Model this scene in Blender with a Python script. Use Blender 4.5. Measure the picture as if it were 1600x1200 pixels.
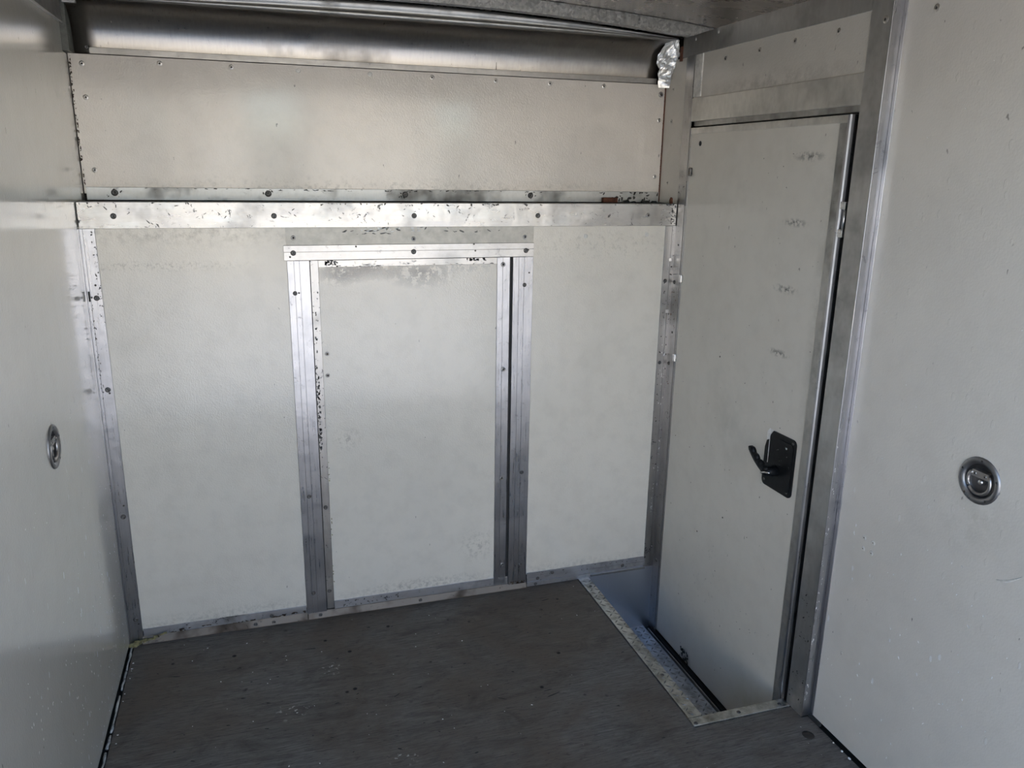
import bpy, bmesh, math, random
from mathutils import Vector, Matrix, noise
random.seed(7)
S = bpy.context.scene
for o in list(bpy.data.objects): bpy.data.objects.remove(o)
COL = S.collection
R = math.radians

# ------------------------------------------------------------------ camera
cam_d = bpy.data.cameras.new('camera'); cam = bpy.data.objects.new('camera', cam_d); COL.objects.link(cam)
cam_d.sensor_width = 36.0; cam_d.lens = 36.0 * 1234.89 / 1600.0; cam_d.clip_start = 0.02
rt = Vector((0.95276143, -0.30329539, 0.01604905)); up = Vector((0.06438655, 0.25333748, 0.96523287)); fw = Vector((0.29681651, 0.9186033, -0.26089832))
m = Matrix((rt, up, -fw)).transposed().to_4x4(); m.translation = Vector((0.4869, -2.5903, 1.55))
cam.matrix_world = m; S.camera = cam

# ------------------------------------------------------------------ world, sun, exposure
w = bpy.data.worlds.new('world'); S.world = w; w.use_nodes = True
wn = w.node_tree.nodes; wl = w.node_tree.links
sky = wn.new('ShaderNodeTexSky'); sky.sky_type = 'NISHITA'; sky.sun_disc = False
SUN_EL, SUN_AZ = 47.0, 12.0          # sun stands over the nose of the box, behind the front wall
sky.sun_elevation = R(SUN_EL); sky.sun_rotation = R(SUN_AZ); sky.altitude = 100; sky.air_density = 1.0; sky.dust_density = 0.6; sky.ozone_density = 2.0
bg = wn['Background']; bg.inputs['Strength'].default_value = 0.60
wl.new(sky.outputs[0], bg.inputs['Color'])
sd = bpy.data.lights.new('sun', 'SUN'); sd.energy = 10.5; sd.angle = R(0.55); sd.color = (1.0, 0.91, 0.80)
so = bpy.data.objects.new('sun', sd); COL.objects.link(so); so.location = (0, 6, 8)
sv = Vector((math.sin(R(SUN_AZ)) * math.cos(R(SUN_EL)), math.cos(R(SUN_AZ)) * math.cos(R(SUN_EL)), math.sin(R(SUN_EL))))
so.rotation_euler = sv.to_track_quat('Z', 'Y').to_euler()
S.view_settings.view_transform = 'Standard'; S.view_settings.look = 'None'
S.view_settings.gamma = 1.0; S.view_settings.use_curve_mapping = False
S.view_settings.exposure = 0.37

# ------------------------------------------------------------------ material helpers
class NT:
    def __init__(s, name, rough=0.4, metal=0.0, spec=0.5):
        s.m = bpy.data.materials.new(name); s.m.use_nodes = True; s.t = s.m.node_tree
        s.b = s.t.nodes['Principled BSDF']; s.b.inputs['Roughness'].default_value = rough
        s.b.inputs['Metallic'].default_value = metal; s.b.inputs['Specular IOR Level'].default_value = spec
        g = s.t.nodes.new('ShaderNodeNewGeometry'); s.P = g.outputs['Position']
    def n(s, t, **k):
        x = s.t.nodes.new(t)
        for a, v in k.items(): setattr(x, a, v)
        return x
    def put(s, inp, v):
        if hasattr(v, 'is_output') or isinstance(v, bpy.types.NodeSocket): s.t.links.new(v, inp)
        else: inp.default_value = v
    def math(s, op, a, b=0.0, clamp=False):
        x = s.n('ShaderNodeMath', operation=op, use_clamp=clamp); s.put(x.inputs[0], a); s.put(x.inputs[1], b); return x.outputs[0]
    def scale(s, v, sc=(1, 1, 1), off=(0, 0, 0)):
        x = s.n('ShaderNodeMapping'); s.put(x.inputs['Vector'], v); x.inputs['Scale'].default_value = sc; x.inputs['Location'].default_value = off; return x.outputs[0]
    def noise(s, sc, det=3, rough=0.55, vec=None, dist=0.0):
        x = s.n('ShaderNodeTexNoise'); s.put(x.inputs['Vector'], vec or s.P); x.inputs['Scale'].default_value = sc
        x.inputs['Detail'].default_value = det; x.inputs['Roughness'].default_value = rough; x.inputs['Distortion'].default_value = dist; return x.outputs['Fac']
    def voro(s, sc, vec=None, feat='F1', rnd=1.0):
        x = s.n('ShaderNodeTexVoronoi', feature=feat); s.put(x.inputs['Vector'], vec or s.P); x.inputs['Scale'].default_value = sc; x.inputs['Randomness'].default_value = rnd; return x
    def ramp(s, f, a, b):
        x = s.n('ShaderNodeMapRange', clamp=True); s.put(x.inputs[0], f); x.inputs[1].default_value = a; x.inputs[2].default_value = b; return x.outputs[0]
    def mix(s, f, a, b):
        x = s.n('ShaderNodeMix', data_type='RGBA'); s.put(x.inputs[0], f)
        s.put(x.inputs[6], a if not isinstance(a, tuple) else (*a, 1)); s.put(x.inputs[7], b if not isinstance(b, tuple) else (*b, 1)); return x.outputs[2]
    def ellipse(s, c, r, soft=1.0):
        """1 inside an ellipsoid fading to 0 at its edge"""
        v = s.n('ShaderNodeVectorMath', operation='SUBTRACT'); s.put(v.inputs[0], s.P); v.inputs[1].default_value = c
        d = s.n('ShaderNodeVectorMath', operation='DIVIDE'); s.put(d.inputs[0], v.outputs[0]); d.inputs[1].default_value = r
        l = s.n('ShaderNodeVectorMath', operation='LENGTH'); s.put(l.inputs[0], d.outputs[0]); return s.ramp(l.outputs['Value'], 1.0, 1.0 - soft)
    def color(s, c): s.put(s.b.inputs['Base Color'], (*c, 1) if isinstance(c, tuple) else c)
    def rough(s, r): s.put(s.b.inputs['Roughness'], r)
    def bump(s, h, dist, strength=1.0, prev=None):
        x = s.n('ShaderNodeBump'); s.put(x.inputs['Height'], h); x.inputs['Distance'].default_value = dist; x.inputs['Strength'].default_value = strength
        if prev: s.t.links.new(prev, x.inputs['Normal'])
        s.t.links.new(x.outputs[0], s.b.inputs['Normal']); return x.outputs[0]

def panel_mat(name, base, rough=0.2, pebble=0.00035, dirt=(0.30, 0.28, 0.24), marks=(), specks=0.0, dirt_amt=0.25, zfade=None, top_smudge=None):
    t = NT(name, rough, 0.0, 0.75); t.b.inputs['Coat Weight'].default_value = 0.8 if rough < 0.3 else 0.15; t.b.inputs['Coat Roughness'].default_value = 0.10
    lo = t.noise(1.3, 4, 0.6); hi = t.noise(14, 5, 0.65)
    c = t.mix(t.ramp(lo, 0.3, 0.75), tuple(x * 0.93 for x in base), tuple(min(1, x * 1.04) for x in base))
    sm = t.math('MULTIPLY', t.ramp(hi, 0.45, 0.95), dirt_amt); c = t.mix(sm, c, dirt)
    # fine dark ticks
    tick = t.ramp(t.noise(75, 2, 0.5, t.scale(t.P, (1, 1, 0.45))), 0.745, 0.79); c = t.mix(t.math('MULTIPLY', tick, 0.7), c, (0.12, 0.11, 0.10))
    for (cc, rr, amt, nscale, a, b, col) in marks:
        e = t.ellipse(cc, rr); nz = t.ramp(t.noise(nscale, 4, 0.7), a, b); c = t.mix(t.math('MULTIPLY', t.math('MULTIPLY', e, nz), amt), c, col)
    if specks:
        v1 = t.voro(30, t.scale(t.P, (1, 1, 0.45))); d_ = t.math('SUBTRACT', v1.outputs['Distance'], t.math('MULTIPLY', t.noise(160, 2, 0.5), 0.12)); msk = t.ramp(d_, 0.075, 0.055)
        sel = t.ramp(t.noise(6, 2, 0.5), 0.50, 0.56)
        sep = t.n('ShaderNodeSeparateXYZ'); t.put(sep.inputs[0], t.P); low = t.ramp(sep.outputs[2], 0.95, 0.45)
        k = t.math('MULTIPLY', t.math('MULTIPLY', msk, sel), t.math('MULTIPLY', low, specks)); c = t.mix(k, c, (0.86, 0.88, 0.90))
    t.color(c)
    t.rough(t.math('ADD', rough - 0.02, t.math('MULTIPLY', hi, 0.04)))
    b1 = t.bump(t.noise(7, 3, 0.5), 0.0016, 0.5)
    b2 = t.bump(t.voro(260, t.scale(t.P, (1.0, 1.0, 0.8)), 'SMOOTH_F1').outputs['Distance'], pebble * 3.2, 0.4, b1)
    if specks: t.bump(msk, 0.0006, 0.5, b2)
    return t.m

def metal_mat(name, base=(0.74, 0.74, 0.75), rough=0.3, grain=(1, 1, 1), chips=0.0, dark=0.35, bump=0.0006, dirtc=(0.16, 0.145, 0.12)):
    t = NT(name, rough, 1.0)
    g = t.noise(60, 4, 0.6, t.scale(t.P, grain)); lo = t.noise(5, 4, 0.65)
    c = t.mix(t.ramp(g, 0.35, 0.7), tuple(x * 0.88 for x in base), base)
    d = t.math('MULTIPLY', t.ramp(lo, 0.50, 0.74), dark); c = t.mix(d, c, dirtc)
    r = t.math('ADD', rough - 0.06, t.math('MULTIPLY', g, 0.14)); r = t.math('ADD', r, t.math('MULTIPLY', d, 0.5))
    if chips:
        ch = t.ramp(t.noise(40, 6, 0.78, t.scale(t.P, (0.7, 1, 0.9)), 1.2), 0.60, 0.64); reg = t.ramp(t.noise(10, 3, 0.5), 0.40, 0.50)
        k = t.math('MULTIPLY', t.math('MULTIPLY', ch, reg), chips); c = t.mix(k, c, (0.10, 0.10, 0.10)); r = t.math('ADD', r, t.math('MULTIPLY', k, 0.4))
    t.color(c); t.rough(r)
    scr = t.ramp(t.noise(30, 4, 0.75, t.scale(t.P, (0.25, 1, 3.0)), 2.5), 0.60, 0.62)
    b = t.bump(t.noise(11, 3, 0.5), bump * 4, 0.6); t.bump(g, bump, 0.25, b)
    return t.m

def plain(name, col, rough=0.5, metal=0.0, var=0.25, sc=40, bump=0.0005):
    t = NT(name, rough, metal); n_ = t.noise(sc, 4, 0.65)
    t.color(t.mix(t.ramp(n_, 0.3, 0.7), tuple(x * (1 - var) for x in col), tuple(min(1, x * (1 + var)) for x in col))); t.bump(n_, bump, 0.5); return t.m

M = {}
CREAM = (0.70, 0.685, 0.635); WHT = (0.74, 0.75, 0.735)
GRIME = (0.16, 0.15, 0.13)
M['panel'] = panel_mat('frp_panel', (0.70, 0.69, 0.645), 0.17)
M['panel_top'] = panel_mat('frp_panel_upper', (0.68, 0.635, 0.57), 0.22, marks=[((0.9, 0.14, 1.485), (1.3, 0.05, 0.045), 0.5, 55, 0.5, 0.7, GRIME)])
M['panel_low'] = panel_mat('frp_panel_lower', (0.71, 0.675, 0.595), 0.17,
    marks=[((0.3, 0, 1.35), (0.5, 0.05, 0.05), 0.55, 40, 0.45, 0.7, GRIME), ((0.2, 0, 1.255), (0.32, 0.05, 0.02), 0.6, 90, 0.5, 0.65, GRIME),
           ((1.65, 0, 1.30), (0.5, 0.05, 0.07), 0.4, 60, 0.52, 0.68, GRIME), ((0.3, 0, 0.06), (0.6, 0.05, 0.04), 0.5, 60, 0.45, 0.7, GRIME),
           ((1.6, 0, 0.06), (0.5, 0.05, 0.04), 0.4, 60, 0.45, 0.7, GRIME)])
M['panel_hatch'] = panel_mat('frp_panel_hatch', (0.71, 0.675, 0.595), 0.17,
    marks=[((0.82, 0, 1.238), (0.17, 0.05, 0.05), 1.0, 30, 0.40, 0.46, (0.15, 0.15, 0.145)), ((1.0, 0, 1.22), (0.14, 0.05, 0.06), 1.0, 34, 0.44, 0.50, (0.16, 0.16, 0.155)),
           ((0.74, 0, 1.225), (0.09, 0.05, 0.05), 1.0, 34, 0.40, 0.47, (0.16, 0.16, 0.155)), ((1.15, 0, 1.235), (0.14, 0.05, 0.03), 0.7, 50, 0.48, 0.55, (0.36, 0.36, 0.34)),
           ((0.98, 0, 0.07), (0.35, 0.05, 0.035), 0.6, 60, 0.45, 0.65, GRIME), ((0.74, 0, 0.66), (0.06, 0.05, 0.05), 0.4, 60, 0.5, 0.6, GRIME), ((1.2, 0, 0.2), (0.09, 0.05, 0.08), 0.35, 60, 0.5, 0.6, GRIME)])
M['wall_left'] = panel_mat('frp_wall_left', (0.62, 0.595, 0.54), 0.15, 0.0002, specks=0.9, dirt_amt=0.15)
M['wall_right'] = panel_mat('frp_wall_right', (0.71, 0.68, 0.62), 0.26, 0.0002, specks=0.55, dirt_amt=0.15,
    marks=[((1.965, -1.36, 0.82), (0.05, 0.13, 0.10), 0.35, 22, 0.4, 0.6, (0.42, 0.40, 0.33))])
dm = []
for (y, z, ry, rz) in ((-0.70, 1.60, 0.075, 0.016), (-0.668, 1.42, 0.065, 0.014), (-0.655, 1.23, 0.065, 0.016), (-0.655, 1.04, 0.06, 0.014)):
    dm.append(((1.94, y, z), (0.05, ry, rz), 1.0, 80, 0.47, 0.55, (0.11, 0.11, 0.10)))
dm += [((1.94, -0.29, -0.235), (0.05, 0.045, 0.05), 1.0, 30, 0.35, 0.55, (0.03, 0.03, 0.028)), ((1.94, -0.8, 1.2), (0.05, 0.035, 0.6), 0.45, 12, 0.35, 0.6, (0.35, 0.34, 0.30)),
       ((1.94, -0.42, 0.75), (0.05, 0.18, 0.25), 0.3, 9, 0.4, 0.65, (0.33, 0.34, 0.31)), ((1.94, -0.7, -0.15), (0.05, 0.14, 0.12), 0.5, 9, 0.35, 0.6, (0.50, 0.47, 0.30)),
       ((1.94, -0.35, 0.15), (0.05, 0.3, 0.35), 0.4, 55, 0.62, 0.70, (0.15, 0.15, 0.14))]
M['door'] = panel_mat('door_paint', (0.68, 0.655, 0.59), 0.36, 0.00015, marks=dm, dirt_amt=0.22)
M['side_upper'] = panel_mat('side_upper_panel', (0.60, 0.57, 0.51), 0.3, marks=[((1.94, -0.5, 1.81), (0.05, 0.45, 0.04), 0.5, 20, 0.4, 0.6, GRIME)])
M['alu'] = metal_mat('aluminium_trim', (0.45, 0.445, 0.44), 0.30, (1, 1, 1), 0.35, 0.30)
M['alu_v'] = metal_mat('aluminium_vertical', (0.47, 0.475, 0.50), 0.28, (3, 3, 0.15), 0.35, 0.30, dirtc=(0.17, 0.175, 0.185))
M['alu_rail'] = metal_mat('aluminium_rail', (0.45, 0.445, 0.435), 0.28, (0.2, 1, 1), 1.0, 0.40, 0.0012)
M['alu_chip'] = metal_mat('aluminium_peeled', (0.45, 0.445, 0.44), 0.32, (1, 1, 0.3), 1.0, 0.4)
M['alu_dull'] = metal_mat('aluminium_dull', (0.56, 0.56, 0.54), 0.46, (1, 1, 0.5), 0.2, 0.65)
M['alu_light'] = metal_mat('aluminium_light', (0.78, 0.77, 0.73), 0.48, (1, 1, 0.5), 0.1, 0.30)
M['alu_dark'] = metal_mat('aluminium_side', (0.62, 0.62, 0.61), 0.42, (1, 1, 0.3), 0.1, 0.5)
M['alu_base'] = metal_mat('aluminium_base', (0.50, 0.51, 0.54), 0.42, (0.2, 1, 1), 0.9, 0.75)
M['alu_foot'] = metal_mat('aluminium_foot', (0.24, 0.21, 0.18), 0.6, (0.2, 1, 1), 0.6, 0.9, dirtc=(0.12, 0.09, 0.07))
M['cove'] = metal_mat('cove_sheet', (0.42, 0.40, 0.375), 0.29, (2.5, 1, 0.5), 0.0, 0.35, 0.00006)
M['roof'] = metal_mat('roof_sheet', (0.42, 0.37, 0.32), 0.24, (1, 1, 1), 0.0, 0.3, 0.0001)
M['chrome'] = metal_mat('zinc_hardware', (0.8, 0.8, 0.8), 0.25, (1, 1, 1), 0, 0.2)
M['dish_steel'] = metal_mat('dish_steel', (0.20, 0.19, 0.19), 0.5, (1, 1, 1), 0.5, 0.7)
M['ring_steel'] = metal_mat('ring_steel', (0.52, 0.50, 0.49), 0.36, (1, 1, 1), 0.5, 0.6)
M['flange'] = metal_mat('ring_flange_steel', (0.34, 0.34, 0.35), 0.42, (1, 1, 1), 0.5, 0.4)
M['screw'] = plain('screw_head', (0.13, 0.125, 0.12), 0.45, 0.8, 0.3, 90)
M['rivet'] = metal_mat('rivet_painted', (0.66, 0.64, 0.6), 0.35, (1, 1, 1), 0.2, 0.3)
M['rivet_pin'] = plain('rivet_pin', (0.07, 0.065, 0.06), 0.5, 0.5)
M['rivet_white'] = plain('rivet_overpainted', (0.62, 0.61, 0.57), 0.3)
M['tread_bar'] = plain('tread_bar', (0.26, 0.26, 0.25), 0.38, 1.0, 0.3, 60)
M['black'] = plain('black_handle', (0.007, 0.0075, 0.0085), 0.42, 0.0, 0.4, 60)
_b = M['black'].node_tree.nodes['Principled BSDF']; _b.inputs['Specular IOR Level'].default_value = 0.22
M['rubber'] = plain('rubber_seal', (0.015, 0.015, 0.016), 0.7)
M['void'] = plain('dark_cavity', (0.03, 0.03, 0.028), 0.9)
M['olive'] = plain('corner_post', (0.13, 0.135, 0.12), 0.6)
M['foam'] = plain('dried_foam', (0.20, 0.18, 0.085), 0.8, 0, 0.9, 60, 0.003)
M['seal'] = plain('sealant', (0.40, 0.41, 0.40), 0.6, 0, 0.6, 60, 0.002)
M['rust'] = plain('rusty_wood', (0.12, 0.045, 0.025), 0.8, 0, 0.5, 60, 0.002)
M['plug'] = plain('plug_dark', (0.028, 0.022, 0.018), 0.7)
M['orange_wood'] = plain('bare_wood', (0.45, 0.25, 0.13), 0.75, 0, 0.3, 60)
M['strip_grey'] = plain('worn_grey_strip', (0.46, 0.445, 0.40), 0.32, 0.15, 0.18, 25)
M['skin'] = plain('outer_skin', (0.5, 0.5, 0.5), 0.5)
M['white_chip'] = plain('white_underlayer', (0.8, 0.8, 0.78), 0.6)

t = NT('galvanised_bow', 0.42, 1.0)
v = t.voro(140, None); vn = t.n('ShaderNodeSeparateColor'); t.put(vn.inputs[0], v.outputs['Color'])
t.color(t.mix(vn.outputs[0], (0.30, 0.31, 0.31), (0.52, 0.53, 0.53))); t.rough(t.math('ADD', 0.32, t.math('MULTIPLY', vn.outputs[1], 0.25))); M['galv'] = t.m

t = NT('foil', 0.38, 0.75); t.color((0.92, 0.92, 0.90)); t.bump(t.noise(60, 3, 0.6), 0.004, 0.6); M['foil'] = t.m

t = NT('step_tread', 0.42, 1.0); n1 = t.noise(18, 5, 0.7)
t.color(t.mix(t.ramp(n1, 0.4, 0.65), (0.66, 0.68, 0.71), (0.32, 0.32, 0.33))); t.bump(n1, 0.001, 0.4); M['tread'] = t.m
t = NT('nosing_plate', 0.36, 1.0); n1 = t.noise(22, 5, 0.7)
t.color(t.mix(t.ramp(n1, 0.40, 0.66), (0.60, 0.60, 0.57), (0.25, 0.24, 0.21))); t.bump(n1, 0.001, 0.4); M['nosing'] = t.m
t = NT('well_plate', 0.36, 1.0); n1 = t.noise(40, 3, 0.6, t.scale(t.P, (1, 1, 0.04))); n2 = t.ramp(n1, 0.66, 0.72)
t.color(t.mix(n2, (0.66, 0.68, 0.73), (0.9, 0.92, 0.95))); M['well'] = t.m

t = NT('stained_plywood', 0.7, 0.0, 0.25)
gx = t.scale(t.P, (1.6, 26, 26)); g1 = t.noise(8, 8, 0.75, gx, 0.6); g2 = t.noise(30, 6, 0.75, t.scale(t.P, (1, 5, 5)), 0.8)
lo = t.noise(2.2, 6, 0.65, None, 0.6); c = t.mix(t.ramp(g1, 0.32, 0.68), (0.078, 0.071, 0.062), (0.215, 0.202, 0.184))
c = t.mix(t.math('MULTIPLY', t.ramp(lo, 0.42, 0.62), 0.75), c, (0.118, 0.092, 0.070))
c = t.mix(t.math('MULTIPLY', t.ramp(t.noise(5, 6, 0.7, t.scale(t.P, (1, 2.2, 1), (7, 3, 0)), 0.8), 0.50, 0.70), 0.7), c, (0.060, 0.053, 0.045))
c = t.mix(t.math('MULTIPLY', t.ramp(g2, 0.54, 0.68), 0.7), c, (0.032, 0.029, 0.026))
cr = t.ramp(t.noise(15, 3, 0.6, t.scale(t.P, (1.2, 9, 9), (3, 1, 0))), 0.70, 0.74); c = t.mix(cr, c, (0.012, 0.011, 0.010))
kn = t.ramp(t.voro(13).outputs['Distance'], 0.11, 0.06); kn = t.math('MULTIPLY', kn, t.ramp(t.noise(4), 0.48, 0.55)); c = t.mix(kn, c, (0.015, 0.013, 0.012))
ws = t.ramp(t.voro(55).outputs['Distance'], 0.13, 0.08); ws = t.math('MULTIPLY', ws, t.ramp(t.noise(6, 3, 0.6, t.scale(t.P, (1, 1, 1), (4, 2, 0))), 0.63, 0.68)); c = t.mix(ws, c, (0.50, 0.50, 0.46))
for (x, y, r_) in ((0.625, -0.32, 0.05), (0.50, -0.50, 0.06), (0.78, -0.78, 0.05)):
    e = t.ellipse((x, y, 0), (r_, r_ * 0.8, 0.1)); k = t.math('MULTIPLY', e, t.ramp(t.noise(70, 2, 0.6), 0.60, 0.64)); c = t.mix(k, c, (0.55, 0.55, 0.50))
t.color(c); t.rough(t.math('ADD', 0.5, t.math('MULTIPLY', g1, 0.25))); t.bump(g1, 0.0006, 0.5, t.bump(g2, 0.0006, 0.5)); M['ply'] = t.m

t = NT('concrete_yard', 0.85); n1 = t.noise(0.8, 5, 0.6); t.color(t.mix(n1, (0.50, 0.475, 0.43), (0.62, 0.59, 0.54))); t.bump(n1, 0.01, 0.3); M['yard'] = t.m

M['backdrop_pale'] = plain('backdrop_pale', (0.78, 0.70, 0.58), 0.9, 0, 0.08, 2)
M['backcloth'] = plain('backcloth_dark', (0.04, 0.06, 0.03), 0.9, 0, 0.5, 3)
# ------------------------------------------------------------------ geometry helpers
WORLD = {}
def base(o, parent=None):
    if parent is None or o is parent: return Vector((0, 0, 0))
    return WORLD[parent.name]
def mk(name, verts, faces, mat, parent=None, smooth=False, kind=None, label=None):
    vs = [Vector(v) for v in verts]
    lo = Vector(tuple(min(v[i] for v in vs) for i in range(3))); hi = Vector(tuple(max(v[i] for v in vs) for i in range(3)))
    c = (lo + hi) / 2
    me = bpy.data.meshes.new(name); me.from_pydata([v - c for v in vs], [], faces)
    bm = bmesh.new(); bm.from_mesh(me); bmesh.ops.recalc_face_normals(bm, faces=bm.faces); bm.to_mesh(me); bm.free()
    if smooth:
        for p in me.polygons: p.use_smooth = True
    me.materials.append(mat if not isinstance(mat, str) else M[mat])
    o = bpy.data.objects.new(name, me); COL.objects.link(o)
    WORLD[o.name] = c
    if parent: o.parent = parent; o.location = c - WORLD[parent.name]
    else: o.location = c
    if kind: o['kind'] = kind
    if label: o['label'] = label
    return o
def struct(o, label=None, cat=None):
    o['kind'] = 'structure'
    if label: o['label'] = label
    if cat: o['category'] = cat
    return o
def empty(name, loc, label=None, cat=None, group=None, kind=None, rz=0):
    o = bpy.data.objects.new(name, None); COL.objects.link(o); o.location = loc; o.rotation_euler = (0, 0, rz); o.empty_display_size = 0.05
    WORLD[o.name] = Vector(loc)
    if label: o['label'] = label
    if cat: o['category'] = cat
    if group: o['group'] = group
    if kind: o['kind'] = kind
    return o
def boxg(a, b):
    x0, y0, z0 = a; x1, y1, z1 = b
    v = [(x0, y0, z0), (x1, y0, z0), (x1, y1, z0), (x0, y1, z0), (x0, y0, z1), (x1, y0, z1), (x1, y1, z1), (x0, y1, z1)]
    return v, [(0, 3, 2, 1), (4, 5, 6, 7), (0, 1, 5, 4), (1, 2, 6, 5), (2, 3, 7, 6), (3, 0, 4, 7)]
def box(name, a, b, mat, parent=None, bev=0.0, **k):
    v, f = boxg(a, b); o = mk(name, v, f, mat, parent, **k)
    if bev:
        bm = bmesh.new(); bm.from_mesh(o.data); bmesh.ops.bevel(bm, geom=list(bm.edges), offset=bev, segments=2, affect='EDGES', profile=0.6); bm.to_mesh(o.data); bm.free()
    return o
AX = {'X': 0, 'Y': 1, 'Z': 2}
def bar(name, face, base_, wax, w0, w1, lax, l0, l1, t, mat, parent=None, grooves=(), gw=0.0022, gd=0.0016, bev=0.0008, wob=0.0, seg=1, curve=None, **k):
    """extruded flat trim bar lying on plane `face` (e.g. '-Y') at base_, t thick, shallow grooves along it"""
    s = -1 if face[0] == '-' else 1; fa = AX[face[1]]; wa = AX[wax]; la = AX[lax]
    prof = [(w0, 0), (w0, t - bev), (w0 + bev, t)]
    for g in sorted(grooves):
        prof += [(g - gw / 2, t), (g - gw / 5, t - gd), (g + gw / 5, t - gd), (g + gw / 2, t)]
    if wob:
        n_ = 4
        for i in range(1, n_): prof.append((w0 + (w1 - w0) * i / n_, t))
        prof = prof[:3] + sorted(prof[3:], key=lambda p: p[0])
    prof += [(w1 - bev, t), (w1, t - bev), (w1, 0)]
    vs, fs = [], []; n = len(prof)
    for i in range(seg + 1):
        l = l0 + (l1 - l0) * i / seg
        for (w_, h) in prof:
            p = [0, 0, 0]; p[wa] = w_; p[la] = l
            dh = noise.noise(Vector((w_ * 22, l * 7, base_ * 3 + w0 * 5))) * wob if h > 0 else 0
            if curve: p[wa] += curve(l)
            p[fa] = base_ + s * (h + dh); vs.append(tuple(p))
    for i in range(seg):
        for j in range(n):
            a = i * n + j; b = i * n + (j + 1) % n; fs.append((a, b, b + n, a + n))
    fs.append(tuple(range(n))); fs.append(tuple(range(seg * n, seg * n + n)))
    return mk(name, vs, fs, mat, parent, **k)

def sweep(name, prof, lax, l0, l1, mat, parent=None, seg=1, off=None, smooth=False, thick=0.0015, **k):
    """open profile of (a,b) points in the two other axes swept along lax, given thickness"""
    la = AX[lax]; oa = [i for i in range(3) if i != la]
    pr = [Vector((p[0], p[1])) for p in prof]; back = []
    for i, p in enumerate(pr):
        d = (pr[min(i + 1, len(pr) - 1)] - pr[max(i - 1, 0)]).normalized(); back.append(p + Vector((-d.y, d.x)) * thick)
    loop = pr + back[::-1]; n = len(loop); vs, fs = [], []
    for i in range(seg + 1):
        l = l0 + (l1 - l0) * i / seg
        for p in loop:
            q = [0, 0, 0]; q[la] = l; q[oa[0]] = p.x; q[oa[1]] = p.y
            if off: q = off(q)
            vs.append(tuple(q))
    for i in range(seg):
        for j in range(n):
            a = i * n + j; b = i * n + (j + 1) % n; fs.append((a, b, b + n, a + n))
    fs.append(tuple(range(n))); fs.append(tuple(range(seg * n, seg * n + n)))
    return mk(name, vs, fs, mat, parent, smooth=smooth, **k)

def lathe_mesh(name, prof, n=16, mats=(), split=None):
    """revolve (r,z) profile round z; returns mesh. split: profile index from which material 1 is used"""
    vs, fs, mi = [], [], []
    for (r, z) in prof:
        for i in range(n): a = 2 * math.pi * i / n; vs.append((r * math.cos(a), r * math.sin(a), z))
    for j in range(len(prof) - 1):
        for i in range(n):
            a = j * n + i; b = j * n + (i + 1) % n; fs.append((a, b, b + n, a + n)); mi.append(1 if split is not None and j >= split else 0)
    fs.append(tuple(range((len(prof) - 1) * n, len(prof) * n))); mi.append(1 if split is not None else 0)
    me = bpy.data.meshes.new(name); me.from_pydata(vs, [], fs)
    for mm in mats: me.materials.append(M[mm])
    for p, i_ in zip(me.polygons, mi): p.material_index = i_; p.use_smooth = True
    bm = bmesh.new(); bm.from_mesh(me); bmesh.ops.recalc_face_normals(bm, faces=bm.faces); bm.to_mesh(me); bm.free()
    return me
ROT = {'-Y': (R(90), 0, 0), '-X': (0, R(-90), 0), '+X': (0, R(90), 0), '+Z': (0, 0, 0)}
SCREW = lathe_mesh('screw', [(0.0085, 0), (0.0083, 0.0012), (0.0065, 0.0028), (0.0036, 0.0036), (0.0028, 0.0024)], 14, ['screw'])
SCREWL = lathe_mesh('screw_light', [(0.0078, 0), (0.0076, 0.0012), (0.006, 0.0026), (0.0042, 0.0032), (0.0034, 0.0014)], 14, ['alu', 'rivet_pin'], 3)
RIVET = lathe_mesh('rivet', [(0.0085, 0), (0.0078, 0.0009), (0.0062, 0.0005), (0.0055, 0.0014), (0.0032, 0.0016), (0.0025, 0.0002)], 14, ['rivet', 'rivet_pin'], 4)
RIVETW = lathe_mesh('rivet_overpainted', [(0.0085, 0), (0.0075, 0.0013), (0.0055, 0.0008), (0.003, 0.0016)], 14, ['rivet_white'])
HOLE = lathe_mesh('nail_hole', [(0.0032, 0), (0.003, 0.0006), (0.0015, 0.0006)], 10, ['rivet_pin'])
def fix(mesh, face, p, parent, name='screw', s=1.0):
    o = bpy.data.objects.new(name, mesh); COL.objects.link(o); o.parent = parent; o.location = Vector(p) - WORLD[parent.name]
    o.rotation_euler = ROT[face]; o.scale = (s, s, s); return o

YR = -2.72                             # open rear end
WD, WR, D = 1.935, 1.965, 0.143      # door plane, right wall plane, setback of the upper front wall
def ceil_z(x): return 2.0 + 0.047 * (1 - ((x - 0.97) / 0.97) ** 2)

# ================================================================== SETTING
# outside yard, seen only in reflections
yard = struct(box('ground', (-30, -60, -0.66), (30, 40, -0.6), 'yard'), 'pale concrete yard outside the open rear')

for i, (xa, xb, yw, h) in enumerate(((-16, -3.4, -19, 4.2), (-2.9, -0.9, -17, 3.2), (-0.5, 0.45, -15.5, 3.4), (1.9, 4.9, -17, 3.8), (7.2, 15, -18, 3.5))):
    struct(box('backdrop', (xa, yw - 5, -0.6), (xb, yw, h), 'backdrop_pale'), 'pale sunlit building added across the yard, unseen, for the reflections')  # invented boxes out of view, bright shapes for metal and panels to reflect
struct(box('backcloth', (-30, -27, -0.6), (30, -26, 2.6), 'backcloth'), 'dark hedge added behind the pale boxes, unseen, to darken the reflections')  # invented dark box out of view, keeps gaps between the bright reflections dark

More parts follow.
